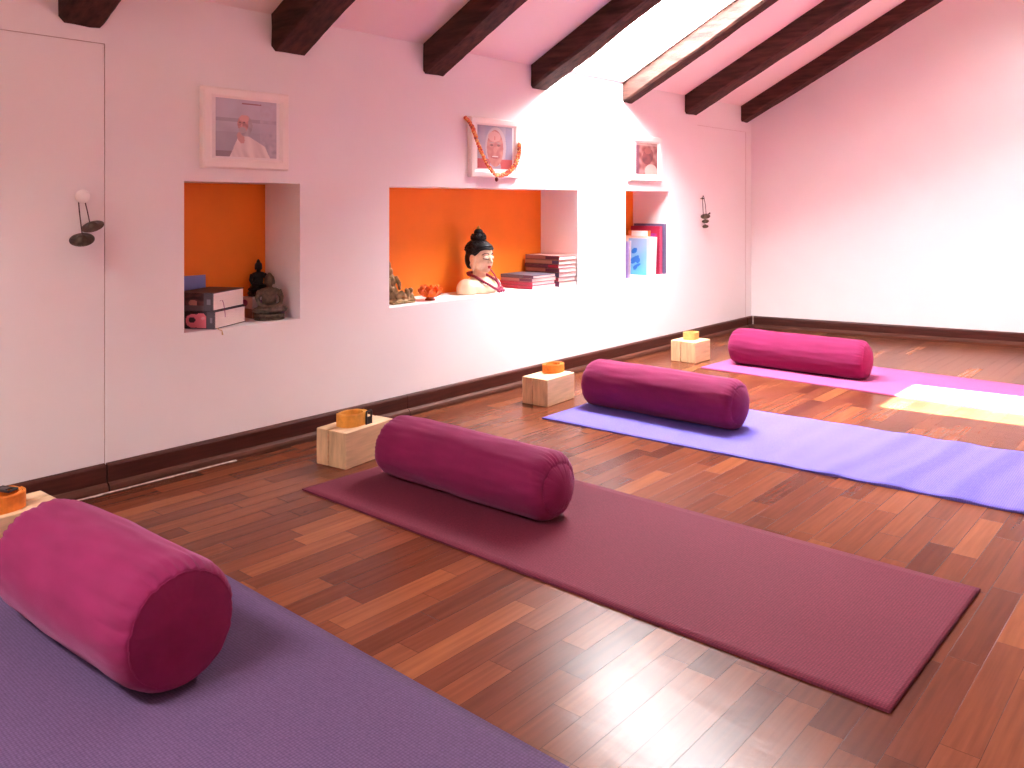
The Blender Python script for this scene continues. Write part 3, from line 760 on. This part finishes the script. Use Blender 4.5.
def spine_low(u, v):
    if u > .80: return (0.07, 0.06, 0.075) if not (.35 < v < .65 and .87 < u < .94) else (0.22, 0.20, 0.24)
    c = (0.025, 0.012, 0.016)
    if ell(u, v, .40, .45, .20, .40) or ell(u, v, .62, .62, .16, .30) or (.5 < u < .78 and .05 < v < .5): c = (0.75, 0.17, 0.22)
    if ell(u, v, .38, .50, .09, .17): c = (0.05, 0.015, 0.02)
    if ell(u, v, .68, .62, .05, .1): c = (0.80, 0.35, 0.38)
    return c
bx, by = 1.516, 2.612
t = thick_book((bx, by, 0.4485), 0.060, 'lower thick book with a pink motif on its black spine in the left niche', spine_low)
bm = bmesh.new()
def bpt(s, out, z):  # along the page face of the stack, out from it
    return Vector((s, -out, z))
strip = spline([(0.050, -.004, .062), (0.050, .004, .050), (0.054, .006, .040), (0.062, .006, .022)], 6)
for a, b in zip(strip, strip[1:]):
    quad(bm, [(a.x-.0025, -a.y-.001, a.z), (a.x+.0025, -a.y-.001, a.z), (b.x+.0025, -b.y-.001, b.z), (b.x-.0025, -b.y-.001, b.z)])
t2 = thick_book((bx-.004, by+.004, 0.4493+.060), 0.062, 'upper thick book with a dark photographic spine in the left niche', spine_top)
bm2 = bmesh.new(); stripe = spline([(0.040, .0005, .030), (0.043, .004, .034), (0.048, .007, .028), (0.052, .009, .010), (0.056, .010, -.012), (0.057, .010, -.026)], 6)
A = [[bm2.verts.new((p.x-.002, -p.y, p.z)), bm2.verts.new((p.x+.002, -p.y, p.z)), bm2.verts.new((p.x+.002, -p.y-.0006, p.z)), bm2.verts.new((p.x-.002, -p.y-.0006, p.z))] for p in stripe]
for P_, Q_ in zip(A, A[1:]):
    for k in range(4): bm2.faces.new((P_[k], P_[(k+1) % 4], Q_[(k+1) % 4], Q_[k]))
bm2.faces.new(A[0]); bm2.faces.new(A[-1]); bm.free()
obj('bookmark_ribbon', bm2, M['ribbon'], t2)
bm2 = bmesh.new(); add_tube(bm2, [(0.006, -.0035, .004), (0.007, -.010, .0), (0.0075, -.022, -.004), (0.008, -.024, -.018)], [.0012, .0012, .0015, .003], 8)
o = obj('bookmark_tassel', bm2, mat('gold_thread', (0.55, 0.36, 0.16), 0.6), t)

def card_blue(u, v):
    c = mixc((0.10, 0.13, 0.42), (0.20, 0.22, 0.55), v)
    if ell(u, v, .12, .25, .10, .38) or ell(u, v, .38, .15, .08, .25): c = (0.06, 0.03, 0.06)
    if v < .1: c = (0.05, 0.03, 0.05)
    return c
t = thing('postcard', 'blue picture postcard propped behind the thick books in the left niche', 'postcard', (1.44, 2.836, 0.4485))
bm_o = painted('card', card_blue, (0, 0, 0), (0.172, 0, 0), (0, 0.006, 0.166), 36, 36, t, 0.001)

# small carton under the black statue
def carton(u, v):
    if v < .48: return (0.34, 0.17, 0.13)
    c = (0.60, 0.46, 0.50)
    if ell(u, v, .42, .74, .22, .16): c = (0.26, 0.05, 0.20)
    return c
t = thing('small_box', 'small white box with a purple mark holding up the black statue', 'box', (1.748, 2.752, 0.4485))
obj('carton', box_bm(0, .106, 0, .085, 0, .076), mat('white_card', (0.62, 0.50, 0.50), 0.6), t, bevel=.0008)
painted('printed_front', carton, (0.001, -.0002, .001), (0.104, 0, 0), (0, 0, .074), 40, 28, t, .0004)
painted('printed_side', carton, (-.0002, .084, .001), (0, -.083, 0), (0, 0, .074), 30, 28, t, .0004)

# seated statues
def seated_statue(name, label, loc, rot, s, m, base=True, hand_up=False, spike=True, cat='statue'):
    t = thing(name, label, cat, loc, rot)
    bm = bmesh.new()
    E_ = lambda c, r, rt=None: add_ell(bm, tuple(q*s for q in c), tuple(q*s for q in r), rt, 16, 10)
    Z = lambda a: Matrix.Rotation(a, 4, 'Z')
    z0 = 0.12 if base else 0.0
    E_((0, -.02, z0+.13), (.30, .20, .12))                     # lap
    E_((.19, -.10, z0+.10), (.21, .085, .085), Z(.35)); E_((-.19, -.10, z0+.10), (.21, .085, .085), Z(-.35))
    E_((.06, -.20, z0+.09), (.17, .06, .055)); E_((-.06, -.19, z0+.14), (.16, .055, .045))
    E_((0, .03, z0+.33), (.165, .115, .20)); E_((0, .02, z0+.46), (.20, .11, .13)) # torso, chest
    E_((0, .02, z0+.53), (.22, .085, .06))
    for sx in (1, -1):
        add_tube(bm, [Vector(q)*s for q in ((sx*.205, .02, z0+.52), (sx*.265, .0, z0+.36), (sx*.235, -.06, z0+.24), (sx*.10, -.17, z0+.20))], [.062*s, .055*s, .048*s, .036*s], 10)
    E_((.0, -.18, z0+.20), (.10, .05, .03))
    E_((0, .01, z0+.62), (.060, .060, .09)); E_((0, -.005, z0+.73), (.095, .105, .125))   # neck, head
    E_((0, .012, z0+.77), (.108, .110, .105)); E_((0, .02, z0+(.885 if spike else .86)), (.055, .055, .05))
    if spike: E_((0, .02, z0+.93), (.025, .025, .035))
    for sx in (1, -1): E_((sx*.105, .01, z0+.70), (.018, .03, .062))
    E_((0, -.108, z0+.715), (.018, .022, .03))
    o = obj('figure', bm, m, t); remesh(o, 0.016*s, 1)
    if base:
        bm = bmesh.new(); rr = .33*s
        add_lathe(bm, [(rr*.95, .0005), (rr*1.02, .02*s), (rr*.86, .055*s), (rr*.84, .07*s), (rr*1.0, .12*s), (rr*.9, .14*s)], seg=36)
        for k in range(14):
            a = 2*PI*k/14
            add_ell(bm, (math.cos(a)*rr*.93, math.sin(a)*rr*.93, .095*s), (.075*s, .035*s, .05*s), Matrix.Rotation(a+PI/2, 4, 'Z'), 8, 6)
        for v in bm.verts: v.co.y = v.co.y*.75
        obj('lotus_base', bm, m, t, smooth=True)
    return t
seated_statue('buddha_statue', 'weathered bronze seated Buddha statue at the right end of the left niche', (1.780, 2.692, 0.4485), -0.35, 0.166, M['bronze'], spike=False)
seated_statue('buddha_statue', 'black seated Buddha statue standing on the small box', (1.803, 2.797, 0.5255), 0.0, 0.128, M['ebony'])

# brass figure at the left of the middle niche
t = thing('brass_figurine', 'old brass figurine with a low reclining figure beside the orange lotus', 'figurine', (2.444, 2.722, 0.4485))
t.scale = (1.12, 1.1, 1.2)
bm = bmesh.new()
E_ = lambda c, r, rt=None: add_ell(bm, c, r, rt, 14, 10)
E_((-.045, .01, .035), (.034, .030, .038)); E_((-.045, .012, .075), (.026, .024, .035)); E_((-.050, .012, .112), (.018, .018, .020)); E_((-.054, .012, .134), (.013, .013, .020)); E_((-.056, .014, .152), (.008, .009, .014))
add_tube(bm, [(-.030, -.005, .095), (-.018, -.014, .070), (-.022, -.022, .050)], [.009, .008, .006], 8)
add_tube(bm, [(-.066, -.005, .090), (-.072, -.018, .065), (-.060, -.024, .045)], [.009, .008, .006], 8)
add_tube(bm, [(-.035, -.010, .020), (-.010, -.018, .034), (.012, -.016, .014)], [.017, .014, .010], 10)
add_tube(bm, [(.012, -.016, .012), (.022, -.016, .040), (.014, -.014, .050)], [.012, .011, .007], 8)
E_((.040, -.012, .018), (.015, .016, .018)); E_((.041, -.012, .042), (.011, .011, .011)); E_((.038, -.012, .010), (.026, .018, .010))
E_((-.02, -.004, .008), (.06, .034, .008))
o = obj('figure', bm, M['brass'], t); remesh(o, 0.0022, 1)
bm = bmesh.new(); bmesh.ops.create_cube(bm, size=1, matrix=Matrix.Translation((-.012, -.004, .0035)) @ Matrix.Diagonal((.112, .066, .006, 1)))
obj('plinth', bm, M['brass'], t, bevel=.002)

# lotus candle holder
t = thing('lotus_candle_holder', 'orange glass lotus candle holder in the middle niche', 'candle holder', (2.598, 2.700, 0.4485), 0.2)
bm = bmesh.new(); add_lathe(bm, [(.022, .0005), (.024, .004), (.016, .010), (.020, .014), (.014, .02), (.001, .02)], seg=28); obj('foot', bm, mat('dark_orange_glass', (0.35, 0.05, 0.01), 0.2), t, smooth=True)
for ring, (n, r0, r1, h, tilt) in enumerate(((8, .014, .047, .050, 0), (8, .010, .036, .064, .5), (6, .006, .022, .060, .2))):
    for k in range(n):
        a = 2*PI*(k+tilt)/n; bm = bmesh.new(); nu, nv = 8, 6; vs = []
        for j in range(nu+1):
            q = j/nu; rr = r0 + (r1-r0)*math.sin(q*PI*.55); z = .012 + (h-.012)*q**1.25
            wd = (.0035 + .016*math.sin(PI*min(1, q*.92+.08))**.8)*(1 if ring < 2 else .7)
            if j == nu: wd = .0008
            row = []
            for i in range(nv+1):
                s_ = (i/nv-.5)*2
                row.append(bm.verts.new((rr - .006*abs(s_)**2*-1 - .004*(1-abs(s_)), s_*wd, z + .002*abs(s_))))
            vs.append(row)
        for j in range(nu):
            for i in range(nv): bm.faces.new((vs[j][i], vs[j][i+1], vs[j+1][i+1], vs[j+1][i]))
        o = obj('petal', bm, M['lotus'], t, smooth=True); o.rotation_euler = (0, 0, a)
        sm = o.modifiers.new('thickness', 'SOLIDIFY'); sm.thickness = 0.0018; sm.offset = 0

# Buddha bust
bx, by, bz = 2.970, 2.745, 0.4485
t = thing('buddha_bust', 'cream Buddha bust with black hair and topknot in the middle niche', 'bust', (bx, by, bz), 0.06)
bm = bmesh.new(); E_ = lambda c, r, rt=None: add_ell(bm, c, r, rt, 24, 16)
E_((0, .004, .028), (.136, .062, .048)); E_((-.092, .006, .022), (.048, .050, .050)); E_((.092, .006, .022), (.048, .050, .050)); E_((0, -.020, .020), (.085, .052, .040))
E_((0, .010, .055), (.060, .045, .030))
add_tube(bm, [(0, .008, .04), (0, .006, .075), (0, .004, .115)], [.040, .031, .032], 20)
E_((0, .004, .168), (.051, .062, .070)); E_((0, -.012, .150), (.043, .046, .055)); E_((0, -.034, .112), (.022, .020, .018))  # skull, cheeks, chin
E_((.026, -.028, .140), (.021, .022, .026)); E_((-.026, -.028, .140), (.021, .022, .026))
E_((0, -.022, .190), (.044, .040, .036))
add_tube(bm, [(0, -.056, .182), (0, -.065, .160), (0, -.070, .146)], [.0055, .0065, .0085], 10); E_((.009, -.062, .1455), (.006, .006, .0055)); E_((-.009, -.062, .1455), (.006, .006, .0055))
for sx in (1, -1):
    E_((sx*.021, -.052, .168), (.0145, .010, .0085))      # lids
    E_((sx*.054, .004, .160), (.007, .016, .024), Matrix.Rotation(-.15, 4, 'X')); E_((sx*.055, .0, .128), (.006, .010, .024))
for v in list(bm.verts):
    if v.co.z < 0: v.co.z = 0.0
o = obj('head_and_shoulders', bm, M['cream'], t); remesh(o, 0.0026, 2)
bm = bmesh.new(); E_((0, .012, .196), (.0575, .064, .056)); E_((0, .035, .160), (.052, .044, .060)); E_((0, -.004, .214), (.054, .062, .030))
# cut the hair away from the face: keep what lies behind a slanting front plane
ge = bmesh.ops.bisect_plane(bm, geom=bm.verts[:]+bm.edges[:]+bm.faces[:], plane_co=(0, -.012, .178), plane_no=Vector((0, -1, -1.05)).normalized(), clear_outer=True)
ge = [e for e in bm.edges if e.is_boundary]; bmesh.ops.holes_fill(bm, edges=ge)
add_tube(bm, spline([(-.055, .0, .188), (-.046, -.034, .205), (-.024, -.055, .212), (0, -.061, .210), (.024, -.055, .212), (.046, -.034, .205), (.055, .0, .188)], 6), .006, 8)
E_((0, .010, .262), (.034, .034, .026)); E_((0, .010, .287), (.022, .022, .018))
random.seed(11)
for k in range(300):      # curls
    a = random.random()*2*PI; zz = random.random()
    ph = math.asin(zz); cx_, cy_, cz_ = math.cos(a)*math.cos(ph), math.sin(a)*math.cos(ph), zz
    if cy_ < -.75 and zz < .35: continue
    add_ell(bm, (cx_*.0575, .012+cy_*.064, .200+cz_*.052), (.0068, .0068, .0060), None, 7, 5)
for k in range(70):
    a = random.random()*2*PI; zz = random.random()*1.7-.7; ph = math.asin(max(-1, min(1, zz)))
    add_ell(bm, (math.cos(a)*math.cos(ph)*.034, .010+math.sin(a)*math.cos(ph)*.034, .262+math.sin(ph)*.027), (.0055, .0055, .0045), None, 7, 5)
h = obj('hair', bm, M['hair'], t, smooth=True)
bm = bmesh.new(); add_lathe(bm, [(.010, 0), (.008, .008), (.003, .014), (.0008, .018)], (0, .010, .302), 16); obj('flame_finial', bm, M['gold'], h, smooth=True)
bm = bmesh.new()
for sx in (1, -1):
    add_tube(bm, spline([(sx*.008, -.0605, .165), (sx*.020, -.0635, .1605), (sx*.032, -.0545, .1635), (sx*.037, -.047, .166)], 5), .0017, 6)
    add_tube(bm, spline([(sx*.006, -.0605, .182), (sx*.018, -.0605, .190), (sx*.032, -.052, .188), (sx*.040, -.043, .181)], 5), .0018, 6)
obj('painted_eyes', bm, mat('eye_line_paint', (0.05, 0.02, 0.015), 0.5), t)
bm = bmesh.new(); E_((0, -.0575, .127), (.012, .0055, .0038)); E_((0, -.0560, .121), (.0095, .0055, .0036))
obj('lips', bm, M['lips'], t, smooth=True)
bm = bmesh.new(); E_((0, -.0615, .196), (.0026, .0018, .0026)); obj('forehead_dot', bm, M['gold'], t, smooth=True)

# bead garland round the bust
bm = bmesh.new()
path = spline([(-.052, .030, .088), (-.050, -.010, .080), (-.042, -.045, .062), (-.020, -.078, .040), (.000, -.090, .026), (.022, -.088, .022), (.046, -.078, .036), (.054, -.050, .060), (.050, -.010, .080), (.052, .030, .088), (.030, .052, .092), (0, .060, .094), (-.030, .052, .092)], 9)
for k in range(0, len(path), 1):
    if k % 2 == 0:
        add_ell(bm, tuple(path[k]), (.0068, .0068, .0068), None, 8, 6)
for j in range(26):
    a = j*2.4; q = j/26
    add_ell(bm, (.048+.022*math.cos(a)*q, -.090+.014*math.sin(a)*q, .010+.020*(1-q)*abs(math.sin(j))), (.0070, .0070, .0070), None, 8, 6)
o = obj('bead_garland', bm, M['magenta_bead'], smooth=True); o.location = (bx, by, bz); o.rotation_euler = (0, 0, 0.06)
tag(o, 'string of dark magenta beads around the neck of the Buddha bust', 'garland')
bm = bmesh.new(); add_tube(bm, spline([(.040, -.030, .110), (.047, -.045, .090), (.056, -.058, .062), (.062, -.075, .036)], 6), .004, 8)
obj('tassel_cord', bm, M['magenta_bead'], o, smooth=True)

# stacks of books at the right of the middle niche
order = ['bottom', 'second from the bottom', 'third from the bottom', 'fourth from the bottom', 'fifth from the bottom', 'sixth from the bottom', 'topmost']
low = [(.0190, 'crimson', 0), (.0165, 'crimson', .01), (.0170, 'dusty_rose', -.02), (.0150, 'slate', .015)]
z = 0.4485
desc = {'crimson': 'crimson', 'dusty_rose': 'dusty rose', 'slate': 'dark slate', 'plum': 'plum', 'tan': 'tan', 'red_brown': 'red brown', 'navy': 'dark blue'}
pos = ['bottom', 'second', 'third', 'top']
for i, (h, c, r) in enumerate(low):
    t = book(.188-.004*(i % 2), .210, h, M['cv_'+c], '%s spined book, %s of the low stack beside the bust' % (desc[c], ('bottom one', 'second from bottom', 'third from bottom', 'top one')[i]),
         (3.236+.002*i, 2.642+.002*(i % 3), z), r, 'books in the low stack')
    painted('printed_spine', spine_fn(cols[c], cols['crimson'] if i < 2 else cols['plum'], i), (-.0001, .209, .0002), (0, -.209, 0), (0, 0, h-.0004), 30, 7, [q for q in t.children if q.name.startswith('cover')][0], .0003)
    z += h+.0003
tall = [(.026, 'plum'), (.021, 'tan'), (.024, 'slate'), (.021, 'dusty_rose'), (.019, 'plum'), (.023, 'tan'), (.022, 'dusty_rose')]
names = ['bottom one', 'second from bottom', 'third from bottom', 'fourth from bottom', 'third from top', 'second from top', 'top one']
z = 0.4485
for i, (h, c) in enumerate(tall):
    t = book(.151 - .003*(i % 2), .222, h, M['cv_'+c], '%s spined book, %s of the tall stack against the niche side' % (desc[c], names[i]),
         (3.4300 + .001*(i % 3), 2.625 + .003*((i*2) % 3), z), 0, 'books in the tall stack')
    painted('printed_spine', spine_fn(cols[c], cols[('plum', 'crimson', 'navy')[i % 3]], i+5), (-.0001, .221, .0002), (0, -.221, 0), (0, 0, h-.0004), 30, 7, [q for q in t.children if q.name.startswith('cover')][0], .0003)
    z += h+.0003

# right niche: standing books and leaflets
def standing(x, y, thick, depth, h, coverm, label, tilt=0.0, yaw=0.0, name='book', printed=None, group='books standing in the right niche', cat='book', spinem=None):
    """upright volume: spine towards the room (-y), front cover towards -x"""
    t = thing(name, label, cat, (x, y, 0.4485), yaw, group); t.rotation_euler = (0, tilt, yaw)
    bm = bmesh.new(); b = .0012
    if thick > .012:
        add_box(bm, 0, b, 0, depth, 0, h); add_box(bm, thick-b, thick, 0, depth, 0, h); add_box(bm, b, thick-b, 0, b, 0, h)
        cv = obj('cover', bm, coverm, t); obj('pages', box_bm(b, thick-b, b, depth-.003, .002, h-.003), M['paper'], t)
    else:
        add_box(bm, 0, thick, 0, depth, 0, h); cv = obj('cover', bm, coverm, t)
    if printed: painted('printed_cover', printed, (-.0002, depth-.0005, .0005), (0, -(depth-.001), 0), (0, 0, h-.001), 40, 60, cv, .0004)
    return t
def blue_cover(u, v):
    c = mixc((0.08, 0.36, 0.60), (0.26, 0.38, 0.60), min(1, max(0, v*1.2 - .1 + .3*nz(u, v, 3))))
    if u > .85: c = mixc(c, (0.5, 0.5, 0.6), .6)
    for cx_, cy_, rx_, ry_ in ((.28, .66, .14, .07), (.30, .45, .22, .05), (.25, .36, .12, .05), (.45, .40, .10, .08), (.40, .25, .18, .04), (.33, .18, .10, .04)):
        if ell(u, v, cx_, cy_, rx_, ry_, .3): c = (0.01, 0.13, 0.50)
    return c
def red_cover(u, v):
    c = (0.36, 0.012, 0.05)
    if .15 < v < .85 and .12 < u < .9: c = mixc((0.45, 0.02, 0.16), (0.24, 0.03, 0.22), max(0, min(1, .5+nz(u, v, 7)*1.4)))
    return c
standing(4.088, 2.640, .008, .15, .205, flatm('violet_cover', (0.28, 0.18, 0.42)), 'thin violet booklet at the left end of the right niche', tilt=0.03)
standing(4.108, 2.640, .007, .15, .212, flatm('grey_violet_cover', (0.42, 0.33, 0.40)), 'thin grey booklet leaning beside the violet booklet in the right niche', tilt=0.05)
standing(4.322, 2.638, .004, .150, .218, flatm('pale_blue_cover', (0.55, 0.68, 0.88)), 'leaflet with a sky blue swirling cover in the right niche', tilt=0.02, printed=blue_cover, name='leaflet', cat='leaflet')
standing(4.332, 2.665, .004, .165, .232, flatm('peach_cover', (0.85, 0.52, 0.42)), 'peach leaflet just behind the sky blue one', tilt=0.02, name='leaflet', cat='leaflet')
standing(4.340, 2.670, .003, .110, .262, M['white'], 'white sheet rising above the peach leaflet', tilt=0.03, name='leaflet', cat='leaflet')
standing(4.352, 2.634, .032, .150, .228, flatm('white_cover', (0.84, 0.76, 0.76)), 'thick white book in the right niche, leaning right', tilt=0.07)
standing(4.402, 2.690, .008, .150, .262, flatm('orange_yellow_cover', (0.62, 0.20, 0.05)), 'orange book between the white book and the red book', tilt=0.03)
standing(4.436, 2.638, .030, .205, .288, flatm('pink_red_cover', (0.45, 0.05, 0.13)), 'tall red book with a patterned cover in the right niche', printed=red_cover)
standing(4.480, 2.632, .020, .215, .302, flatm('grey_blue_cover', (0.13, 0.10, 0.20)), 'tallest dark blue book against the right side of the right niche')
